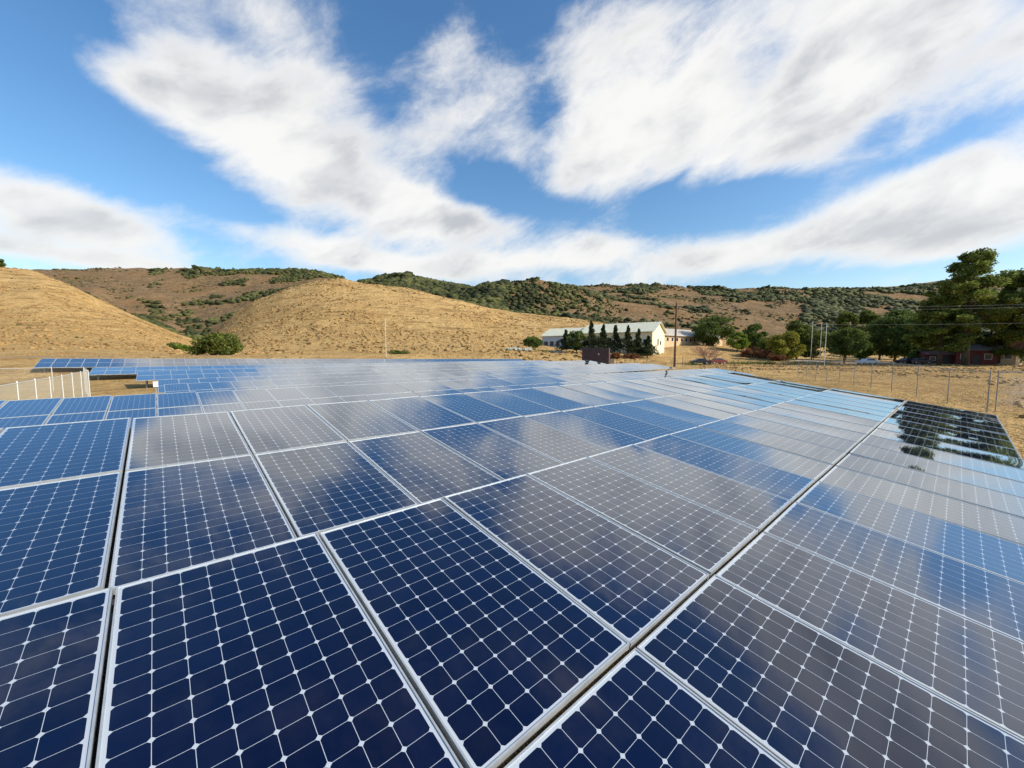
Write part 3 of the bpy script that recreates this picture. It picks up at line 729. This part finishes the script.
# bare shrub by the red car
def bare_tree(x, F, h, w, label, seed):
    random.seed(seed); X, Y = along(x, F); r = empty('bare_tree', (X, Y, gz(X, Y)), label, 'tree'); b = MB(); tw = MB()
    for k in range(13):
        a = random.random() * 6.28; q = Vector((math.cos(a) * w * .28, math.sin(a) * w * .28, h * random.uniform(.4, .7))); b.tube((0, 0, -.1), q, .07, .035, 5)
        for j in range(9):
            e = q + Vector((random.gauss(0, w * .2) + math.cos(a) * w * .12, random.gauss(0, w * .2) + math.sin(a) * w * .12, random.uniform(.1, .45) * h)); tw.tube(q * random.uniform(.7, 1), e, .03, .012, 4)
            for i in range(3): tw.tube(q.lerp(e, random.uniform(.4, .9)), e + Vector((random.gauss(0, .4), random.gauss(0, .4), random.uniform(0, .4))), .016, .008, 3)
    b.build('trunk', mat('pale_bark', (.24, .16, .11), .9), r); tw.build('crown', mat('red_twigs', (.30, .16, .10), .9), r)
bare_tree(709, 92, 4.0, 6.0, 'leafless red-brown tree beside the red car', 3)

# scrub over the hills, uncountable
def scrub():
    g = np.random.default_rng(21); bm = bmesh.new(); bmesh.ops.create_icosphere(bm, subdivisions=1, radius=1.0)
    bv = np.array([v.co[:] for v in bm.verts]); bf = np.array([[v.index for v in f.verts] for f in bm.faces]); bm.free()
    spots = []
    def area(x0, x1, F0, F1, n, s0, s1, keep=None, scale=24., thr=.0):
        k = 0
        while k < n:
            k += 1
            x = g.uniform(x0, x1); F = math.sqrt(g.uniform(F0 * F0, F1 * F1)); q = along(x, F)
            v = _lat(31, np.array([q[0]]), np.array([q[1]]), scale)[0] + .5 * _lat(32, np.array([q[0]]), np.array([q[1]]), scale / 2.3)[0]
            if v < thr: continue
            if keep and not keep(x, F): continue
            spots.append((q[0], q[1], gz(*q), g.uniform(s0, s1)))
    area(85, 175, 290, 350, 420, 1.8, 4.2, lambda x, F: True, 20, -.25)
    area(90, 200, 350, 470, 300, 1.6, 3.6, None, 26, .08)
    area(155, 345, 470, 700, 5200, 1.3, 3.4, None, 45, .20)
    area(200, 345, 640, 705, 700, 2.0, 4.6, None, 40, -.05)
    area(60, 260, 560, 700, 300, 1.6, 3.0, None, 40, .25)
    area(180, 250, 300, 430, 240, 1.6, 3.6, None, 24, .02)
    area(362, 470, 380, 535, 4200, 1.4, 3.6, None, 40, -.28)
    area(380, 412, 485, 530, 160, 3.5, 6.5, None, 40, -.9)
    area(452, 600, 300, 405, 3000, 1.0, 3.0, lambda x, F: g.random() < (1. if x < 500 else .5), 30, -.05)
    area(452, 505, 300, 400, 700, 2.2, 4.8, None, 30, -.5)
    area(480, 700, 290, 330, 260, 1.4, 3.2, None, 22, .05)
    area(560, 860, 400, 705, 8000, 1.4, 4.0, None, 48, .17)
    area(560, 860, 660, 705, 260, 2.5, 6.0, None, 40, .1)
    area(640, 860, 270, 420, 2000, 1.2, 3.6, lambda x, F: not (690 < x < 800 and F > 290), 34, .12)
    area(800, 1060, 250, 900, 6500, 1.6, 5.0, None, 60, -.02)
    area(0, 470, 110, 248, 700, .15, .5, None, 22, .0)
    V = []; Fc = []; base = 0
    for k, (x, y, z, s) in enumerate(spots):
        sc = np.array([s * g.uniform(.8, 1.35), s * g.uniform(.8, 1.35), s * g.uniform(.5, .85)])
        v = bv * (1 + g.normal(0, .28, (len(bv), 1))) * sc + np.array([x, y, z + s * .22])
        V.append(v); Fc.append(bf + base); base += len(bv)
    V = np.concatenate(V); Fc = np.concatenate(Fc)
    me = bpy.data.meshes.new('scrub'); me.vertices.add(len(V)); me.vertices.foreach_set('co', V.ravel())
    me.loops.add(Fc.size); me.loops.foreach_set('vertex_index', Fc.ravel()); me.polygons.add(len(Fc)); me.polygons.foreach_set('loop_start', np.arange(len(Fc)) * 3)
    me.update(calc_edges=True)
    tag(link('hillside_scrub', me, L_scrub), 'dark green scrub and oak thicket covering the back hills', 'scrub', kind='stuff')
scrub()
M_tuss = leaf_mat('tussock_blades', (.22, .135, .052), (.44, .285, .112), .05, .1)
def scatter(name, spans, m, label, cat, seed, squash=.6, rough=.3):
    g = np.random.default_rng(seed); bm = bmesh.new(); bmesh.ops.create_icosphere(bm, subdivisions=1, radius=1.0)
    bv = np.array([v.co[:] for v in bm.verts]); bf = np.array([[v.index for v in f.verts] for f in bm.faces]); bm.free()
    P = []
    for x0, x1, F0, F1, n, s0, s1, scale, thr in spans:
        x = g.uniform(x0, x1, n); F = np.sqrt(g.uniform(F0 * F0, F1 * F1, n)); S = (x - 512) / 397. * F
        X = _Fh[0] * F + _Rt[0] * S; Y = _Fh[1] * F + _Rt[1] * S
        k = (_lat(51, X, Y, scale) + .5 * _lat(52, X, Y, scale / 2.4)) > thr
        k &= ~((Y < 72) & (X < 64) & (Y > -2))
        X, Y = X[k], Y[k]; P.append(np.stack([X, Y, ground_z(X, Y), s0 + (s1 - s0) * g.random(len(X)) ** 2], 1))
    P = np.concatenate(P); n = len(P); s_ = P[:, 3][:, None, None]
    V = bv[None] * (1 + g.normal(0, rough, (n, len(bv), 1))) * s_ * np.stack([g.uniform(.7, 1.4, n), g.uniform(.7, 1.4, n), np.full(n, squash)], 1)[:, None, :]
    V = V + np.stack([P[:, 0], P[:, 1], P[:, 2] + P[:, 3] * .15], 1)[:, None, :]
    Fc = (bf[None] + (np.arange(n) * len(bv))[:, None, None]).reshape(-1, 3); V = V.reshape(-1, 3)
    me = bpy.data.meshes.new(name); me.vertices.add(len(V)); me.vertices.foreach_set('co', V.ravel())
    me.loops.add(Fc.size); me.loops.foreach_set('vertex_index', Fc.ravel()); me.polygons.add(len(Fc)); me.polygons.foreach_set('loop_start', np.arange(len(Fc)) * 3)
    me.update(calc_edges=True); tag(link(name, me, m), label, cat, kind='stuff')
scatter('tussocks', [(-120, 640, 85, 255, 17000, .15, .70, 16., -.12), (700, 1150, 16, 100, 9000, .06, .26, 5., -.1), (-60, 330, 20, 85, 1500, .06, .22, 4., 0.)], M_tuss, 'brown and golden grass tussocks dotting the field and the front hills', 'grass', 61)
scatter('brush', [(60, 345, 300, 700, 4500, .5, 1.6, 30., .08), (450, 860, 270, 705, 8000, .6, 1.9, 30., .0), (440, 620, 270, 400, 3000, .6, 1.6, 20., -.2)], L_scrub, 'small dark brush speckling the brown slopes of the back hills', 'brush', 62, .7)

# ------------------------------------------------------------------ buildings
M_roofw = mat('pale_metal_roof', (.62, .62, .47), .5, .05, var=.08, vscale=1.)
M_cream = mat('cream_wall', (.78, .70, .47), .8, var=.05, vscale=1.)
M_peach = mat('peach_wall', (.55, .40, .23), .85, var=.08, vscale=1.)
M_pane = mat('window_glass', (.02, .03, .045), .08)
M_whitep = mat('white_paint', (.8, .8, .78), .5)
M_redw = mat('barn_red_wall', (.17, .045, .035), .85, var=.15, vscale=2.)
M_redroof = mat('pink_red_roof', (.38, .17, .13), .7, var=.12, vscale=2.)
M_grroof = mat('grey_shingle_roof', (.17, .165, .165), .9, var=.15, vscale=2.)
def gable_house(root, L, Wd, he, hr, wallm, roofm, over=.5, x0=0., y0=0., windows=(), gable_win=(), door=None, pane=M_pane, z0=0., sheet=False):
    """front wall along +x at y0, depth towards +y, gable ends at the sides"""
    b = MB()
    pts = [(y0, -1.5 + z0), (y0 + Wd, -1.5 + z0), (y0 + Wd, he + z0), (y0 + Wd / 2, hr + z0), (y0, he + z0)]
    n = len(pts); vs = [(x0, y, z) for y, z in pts] + [(x0 + L, y, z) for y, z in pts]
    b.add(vs, [tuple(range(n)), tuple(range(n, 2 * n))] + [(i, (i + 1) % n, (i + 1) % n + n, i + n) for i in range(n)])
    b.build('wall', wallm, root)
    b = MB(); sl = (hr - he) / (Wd / 2)
    for sgn in (0, 1):
        ya, yb = (y0 - over, y0 + Wd / 2) if sgn == 0 else (y0 + Wd + over, y0 + Wd / 2)
        za, zb = he - over * sl + z0 + .03, hr + z0 + .03
        a, c = x0 - over, x0 + L + over
        b.add([(a, ya, za), (c, ya, za), (c, yb, zb), (a, yb, zb), (a, ya, za + .14), (c, ya, za + .14), (c, yb, zb + .14), (a, yb, zb + .14)],
              [(0, 1, 2, 3), (4, 5, 6, 7), (0, 1, 5, 4), (1, 2, 6, 5), (2, 3, 7, 6), (3, 0, 4, 7)])
    rf = b.build('roof', roofm, root)
    if sheet:
        b = MB(); k = int(L / 1.0)
        for i in range(k + 1):
            x = x0 + L * i / k
            b.add([(x - .03, y0 - over, he - over * sl + z0 + .17), (x + .03, y0 - over, he - over * sl + z0 + .17), (x + .03, y0 + Wd / 2, hr + z0 + .17), (x - .03, y0 + Wd / 2, hr + z0 + .17),
                   (x - .03, y0 - over, he - over * sl + z0 + .22), (x + .03, y0 - over, he - over * sl + z0 + .22), (x + .03, y0 + Wd / 2, hr + z0 + .22), (x - .03, y0 + Wd / 2, hr + z0 + .22)],
                  [(0, 1, 2, 3), (4, 5, 6, 7), (0, 1, 5, 4), (1, 2, 6, 5), (2, 3, 7, 6), (3, 0, 4, 7)])
        b.build('roof_ribs', roofm, rf)
    for (wx, wz, ww, wh) in windows:
        b = MB(); X = x0 + wx
        b.box(X - .08, X + ww + .08, y0 - .06, y0 - .004, wz - .08 + z0, wz + wh + .08 + z0); w = b.build('window', M_whitep, root)
        b = MB(); b.box(X, X + ww, y0 - .075, y0 - .063, wz + z0, wz + wh + z0); b.build('pane', pane, w)
    for (wy, wz, ww, wh) in gable_win:
        b = MB(); X = x0 + L
        b.box(X + .004, X + .06, y0 + wy - .08, y0 + wy + ww + .08, wz - .08 + z0, wz + wh + .08 + z0); w = b.build('window', M_whitep, root)
        b = MB(); b.box(X + .063, X + .075, y0 + wy, y0 + wy + ww, wz + z0, wz + wh + z0); b.build('pane', pane, w)
    if door:
        dx, dw, dh = door; b = MB(); b.box(x0 + dx, x0 + dx + dw, y0 - .05, y0 - .004, z0, z0 + dh); d = b.build('door', M_dark, root)
        b = MB(); b.tube((x0 + dx + dw * .85, y0 - .10, z0 + 1), (x0 + dx + dw * .85, y0 - .052, z0 + 1), .03); b.build('handle', M_steel, d)
# the long white-roofed building
pR = along(652, 116); pL = along(541, 138); v = pR - pL; LEN = float(np.linalg.norm(v)); ang = math.atan2(v[1], v[0])
zb = min(gz(*pR), gz(*pL)); zR = at(652, 349.5, 116)[2]
bld = empty('long_building', (pL[0], pL[1], zR), 'long building with pale metal roof and sunlit cream gable', 'building', rz=ang)
# main block on the right, lower wing on the left
Lw = LEN * .40
wins = [(x, 1.5, 1.4, 1.5) for x in np.arange(1.2, LEN - Lw - 1.5, 2.7)]
gable_house(bld, LEN - Lw, 13, 5.4, 8.3, M_cream, M_roofw, .7, x0=Lw, windows=wins, gable_win=[(5.2, 1.2, 1.1, 2.1), (8.0, 1.5, 1.3, 1.2)], door=(8.7 - 3, 1.1, 2.2), sheet=True)
gable_house(bld, Lw - .02, 12, 4.9, 7.5, mat('shaded_white_wall', (.50, .55, .62), .8, var=.06), M_roofw, .6, x0=0, y0=.8, windows=[(x, 1.4, 1.5, 1.6) for x in np.arange(.8, Lw - 2, 2.3)], sheet=True)  # white wing wall with the bluish shade put into its base colour
# second gable peeking out at the right of the main block
b = MB()
# low tan building to the right
qL = along(664, 140); qR = along(722, 168); v2 = qR - qL; ang2 = math.atan2(v2[1], v2[0]); L2 = float(np.linalg.norm(v2))
low = empty('low_building', (qL[0], qL[1], at(690, 345, 154)[2]), 'low tan building with corrugated pale roof, right of the wooden pole', 'building', rz=ang2)
gable_house(low, L2, 11, 3.4, 6.0, M_peach, mat('corrugated_roof', (.52, .48, .40), .6, var=.12, vscale=1.5), .8, windows=[(x, 1.2, 1.2, 1.2) for x in np.arange(1.5, L2 - 2, 3.2)], door=(L2 * .6 + .5, 1.0, 2.1), sheet=True)
# houses among the pines
h1 = along(956, 93); a1 = math.atan2(*(along(982, 90) - h1)[::-1])
H1 = empty('red_house', (h1[0], h1[1], at(968, 363.5, 93)[2]), 'dark red house with grey roof behind the tallest pine', 'house', rz=a1)
gable_house(H1, 6.3, 6, 3.3, 5.2, M_redw, M_grroof, .5, windows=[(.8, 1.1, 1., 1.1), (4.4, 1.1, 1., 1.1)], door=(2.7, .95, 2.05))
h2 = along(981, 91); a2 = math.atan2(*(along(1003, 88) - h2)[::-1])
H2 = empty('small_house', (h2[0], h2[1], at(990, 363, 90)[2]), 'small house with sunlit pink-red roof at far right', 'house', rz=a2)
gable_house(H2, 5.2, 5, 2.9, 4.6, M_peach, M_redroof, .5, windows=[(.6, 1.0, 1., 1.), (3.6, 1.0, 1., 1.)], door=(2.1, .9, 2.0))
h3 = along(925, 97); a3 = math.atan2(*(along(951, 95) - h3)[::-1])
H3 = empty('maroon_shed', (h3[0], h3[1], at(938, 364, 96)[2]), 'low maroon shed between the parked dark cars and the red house', 'shed', rz=a3)
gable_house(H3, 6.2, 4, 2.2, 3.0, M_redw, mat('maroon_roof', (.10, .03, .03), .8), .3, windows=[(1., .9, .9, .8)], door=(3.4, 1.0, 1.9))

# dark container before the cypresses
k1 = along(582, 92); a4 = math.atan2(*(along(608, 90) - k1)[::-1])
kz = at(594, 360.5, 92)[2]
K1 = empty('container', (k1[0], k1[1], kz), 'dark purple-brown steel container at the far edge of the panels', 'container', rz=a4)
M_cont = mat('dark_maroon_steel', (.075, .042, .046), .6, var=.3, vscale=2.)
b = MB(); b.box(0, 6.1, 0, 2.4, -.6, 2.85); body = b.build('body', M_cont, K1)
b = MB()
for i in range(20): b.box(.12 + i * .3, .27 + i * .3, -.045, -.002, .15, 2.65)
b.build('corrugation', M_cont, body)
b = MB(); b.box(-.02, 6.12, -.06, .0, 2.72, 2.88); b.build('edge_beam', M_dark, K1)
b = MB(); b.box(-.02, 6.12, -.06, 0, 0, .13); b.build('edge_beam', M_dark, K1)
b = MB(); b.box(3.7, 3.95, -.065, -.048, 1.3, 1.6); b.build('notice_plate', M_whitep, K1)
u1 = along(612.5, 92); U = empty('utility_cabinet', (u1[0], u1[1], gz(*u1)), 'small cream utility cabinet right of the dark container', 'cabinet', rz=a4)
b = MB(); b.box(-.6, .6, -.4, .4, 0, 1.15); b.box(-.66, .66, -.46, .46, 1.152, 1.24); b.build('housing', mat('cream_paint', (.62, .52, .34), .6), U)
b = MB(); b.box(-.5, -.02, -.43, -.402, .12, 1.05); b.box(.02, .5, -.43, -.402, .12, 1.05); b.build('door', mat('cream_paint2', (.55, .46, .30), .6), U)

# ------------------------------------------------------------------ poles and wires
def pole(x, F, top_y, r, label, name, m, cross=False, base_y=None):
    X, Y = along(x, F); z = gz(X, Y); top = at(x, top_y, F)[2] - z
    ro = empty(name, (X, Y, z), label, 'pole', rz=R(YAW - 90))
    b = MB(); b.smooth = False; b.tube((0, 0, -.4), (0, 0, top), r, r * .72, 10); b.build('shaft', m, ro)
    if cross:
        b = MB(); b.box(-1.15, 1.15, -.06, .06, top - .75, top - .62); b.tube((-.7, -.07, top - .69), (0, -.09, top - 1.5), .02, n=5); b.tube((.7, -.07, top - .69), (0, -.09, top - 1.5), .02, n=5); ca = b.build('crossarm', m, ro)
        for sx in (-1.05, -.55, .55, 1.05):
            b = MB(); b.tube((sx, 0, top - .62), (sx, 0, top - .47), .04, .03, 7); b.tube((sx, 0, top - .47), (sx, 0, top - .40), .055, .03, 7); b.build('insulator', mat('brown_porcelain', (.25, .22, .20), .3), ca)
    return ro, np.array([X, Y, z + top])
_, ptop = pole(675, 80, 303, .23, 'tall brown wooden utility pole beyond the right end of the panels', 'utility_pole', M_wood, True)
pole(386, 78, 318, .06, 'slim grey steel pole standing against the golden dome hill', 'steel_pole', M_galv)
for x, F, ty, lb in ((811, 96, 321, 'slim pale pole, the leftmost of the three before the olive trees'), (820, 96, 322, 'slim pale pole, the middle one of the three before the olive trees'), (825, 84, 323, 'slim pale pole, the rightmost of the three, standing nearer the field')):
    o_, _ = pole(x, F, ty, .07, lb, 'pale_pole', M_galv); o_['group'] = 'slim pale poles before the olive trees'
_, ptop2 = pole(1240, 62, 292, .17, 'wooden utility pole beyond the right edge carrying the wires', 'utility_pole', M_wood, True)
def wire(p, q, sag, r, label):
    b = MB(); n = 40; P = [Vector(p).lerp(Vector(q), i / n) - Vector((0, 0, sag * 4 * (i / n) * (1 - i / n))) for i in range(n + 1)]
    for i in range(n): b.tube(P[i], P[i + 1], r, n=4, caps=False)
    o = b.build('power_line', mat('wire_grey', (.30, .30, .30), .5, .3)); tag(o, label, 'cable', 'wires strung across before the pines')
for dz, lb in ((-.45, 'highest wire crossing in front of the pines'), (-.95, 'wire just below the highest one before the pines'), (-3.6, 'lowest wire crossing in front of the pines')):
    wire(ptop + np.array([0, 0, dz]), ptop2 + np.array([0, 0, dz]), 1.0, .014, lb)
# thin old fence posts between the container and the wooden pole
for i, (x, F, lb) in enumerate(((625, 86, 'thin dark fence post nearest the cream cabinet'), (635, 85, 'thin dark fence post, second from the cream cabinet'), (647, 84, 'thin dark fence post, third from the cream cabinet'), (683, 86, 'thin dark fence post right of the wooden pole'))):
    X, Y = along(x, F); b = MB(); b.tube((0, 0, -.2), (0, 0, 2.0), .05, .042, 8); b.tube((0, 0, 2.0), (0, 0, 2.06), .042, .01, 8)
    b.tube((0, 0, 1.75), (0, .05, 1.75), .02, n=5)
    o = b.build('fence_post', M_wood); o.location = (X, Y, gz(X, Y)); tag(o, lb, 'post', 'old dark posts beyond the panels')

# ------------------------------------------------------------------ cars
def car(x, F, yaw, col, label, L=4.4, seed=0):
    X, Y = along(x, F); r = empty('parked_car', (X, Y, gz(X, Y) + .02), label, 'car', None, R(yaw))
    m = mat('car_paint_%d' % seed, col, .25); w = .86
    s = L / 4.4
    prof = [(-2.15, .35), (-2.18, .72), (-1.95, .92), (-1.15, .98), (-.55, 1.38), (.75, 1.42), (1.45, 1.0), (2.1, .86), (2.2, .6), (2.15, .35)]
    b = MB(); ny = [(-w, .96), (-w * .96, 1.0), (w * .96, 1.0), (w, .96)]
    n = len(prof); vs = []
    for y, k in ny:
        for px, pz in prof: vs.append((px * s, y * (1 if pz < 1.05 else .86), .35 + (pz - .35) * k))
    fs = [tuple(range(n)), tuple(range(3 * n, 4 * n))]
    for j in range(3):
        for i in range(n): fs.append((j * n + i, j * n + (i + 1) % n, (j + 1) * n + (i + 1) % n, (j + 1) * n + i))
    b.add(vs, fs); b.build('body', m, r)
    for sy in (-1, 1):
        b = MB(); y = sy * w
        b.add([(-1.0 * s, y * .985, 1.0), (1.3 * s, y * .985, 1.02), (.72 * s, y * .885, 1.35), (-.52 * s, y * .885, 1.33), (-1.0 * s, y * .97, 1.0), (1.3 * s, y * .97, 1.02), (.72 * s, y * .87, 1.35), (-.52 * s, y * .87, 1.33)],
              [(0, 1, 2, 3), (4, 5, 6, 7), (0, 1, 5, 4), (1, 2, 6, 5), (2, 3, 7, 6), (3, 0, 4, 7)]); b.build('window', M_pane, r)
        for px in (-1.35, 1.35):
            b = MB(); b.tube((px * s, y * .80, .33), (px * s, y * 1.02, .33), .33, n=16); wh = b.build('wheel', M_dark, r)
            b = MB(); b.tube((px * s, y * 1.02, .33), (px * s, y * 1.035, .33), .19, n=12); b.build('rim', M_steel, wh)
    for sx, c in ((1, (.8, .8, .75)), (-1, (.4, .02, .02))):
        for sy in (-1, 1):
            b = MB(); b.box(min(sx * 2.12 * s, sx * 2.2 * s), max(sx * 2.12 * s, sx * 2.2 * s), sy * .6 - .14, sy * .6 + .14, .62, .74)
            b.build('headlight' if sx > 0 else 'tail_light', mat('lamp_%d' % sx, c, .3), r)
car(717.5, 93, YAW - 90 + 8, (.17, .035, .03), 'red car parked beside the leafless tree', 4.2, 1)
car(700, 92, YAW - 90 - 5, (.03, .032, .035), 'dark car parked left of the leafless tree', 4.2, 2)
car(868, 93, YAW - 90, (.72, .74, .76), 'white car on the far road under the light green tree', 4.4, 3)
car(907, 96, YAW - 90 + 5, (.02, .022, .03), 'dark car parked under the black-green trees', 4.4, 4)
car(920, 95, YAW - 90 - 8, (.05, .05, .055), 'dark grey car parked next to the maroon shed', 4.4, 5)

# ------------------------------------------------------------------ rubble at the left of the building
def rubble(x0, x1, F0, F1, n, s0, s1, m, label, seed):
    g = np.random.default_rng(seed); bm = bmesh.new()
    for k in range(n):
        x = g.uniform(x0, x1); F = g.uniform(F0, F1); q = along(x, F); s = g.uniform(s0, s1)
        r = bmesh.ops.create_icosphere(bm, subdivisions=1, radius=s)
        for v in r['verts']:
            v.co = Vector((v.co.x * (1 + g.normal(0, .25)), v.co.y * (1 + g.normal(0, .25)), v.co.z * .6 * (1 + g.normal(0, .25)))) + Vector((q[0], q[1], gz(*q) + s * .25))
    me = bpy.data.meshes.new('rubble'); bm.to_mesh(me); bm.free()
    tag(link('rubble', me, m), label, 'rubble', kind='stuff')
rubble(508, 531, 112, 117, 90, .3, .85, mat('pale_rubble', (.42, .42, .35), .9, var=.2), 'heap of pale broken concrete left of the building', 4)
rubble(428, 450, 76, 82, 16, .15, .35, MATS['pale_rubble'], 'few pale stones at the back edge of the panels', 5)
rubble(550, 562, 108, 112, 30, .3, .6, M_dark, 'dark heap before the left wing of the building', 6)
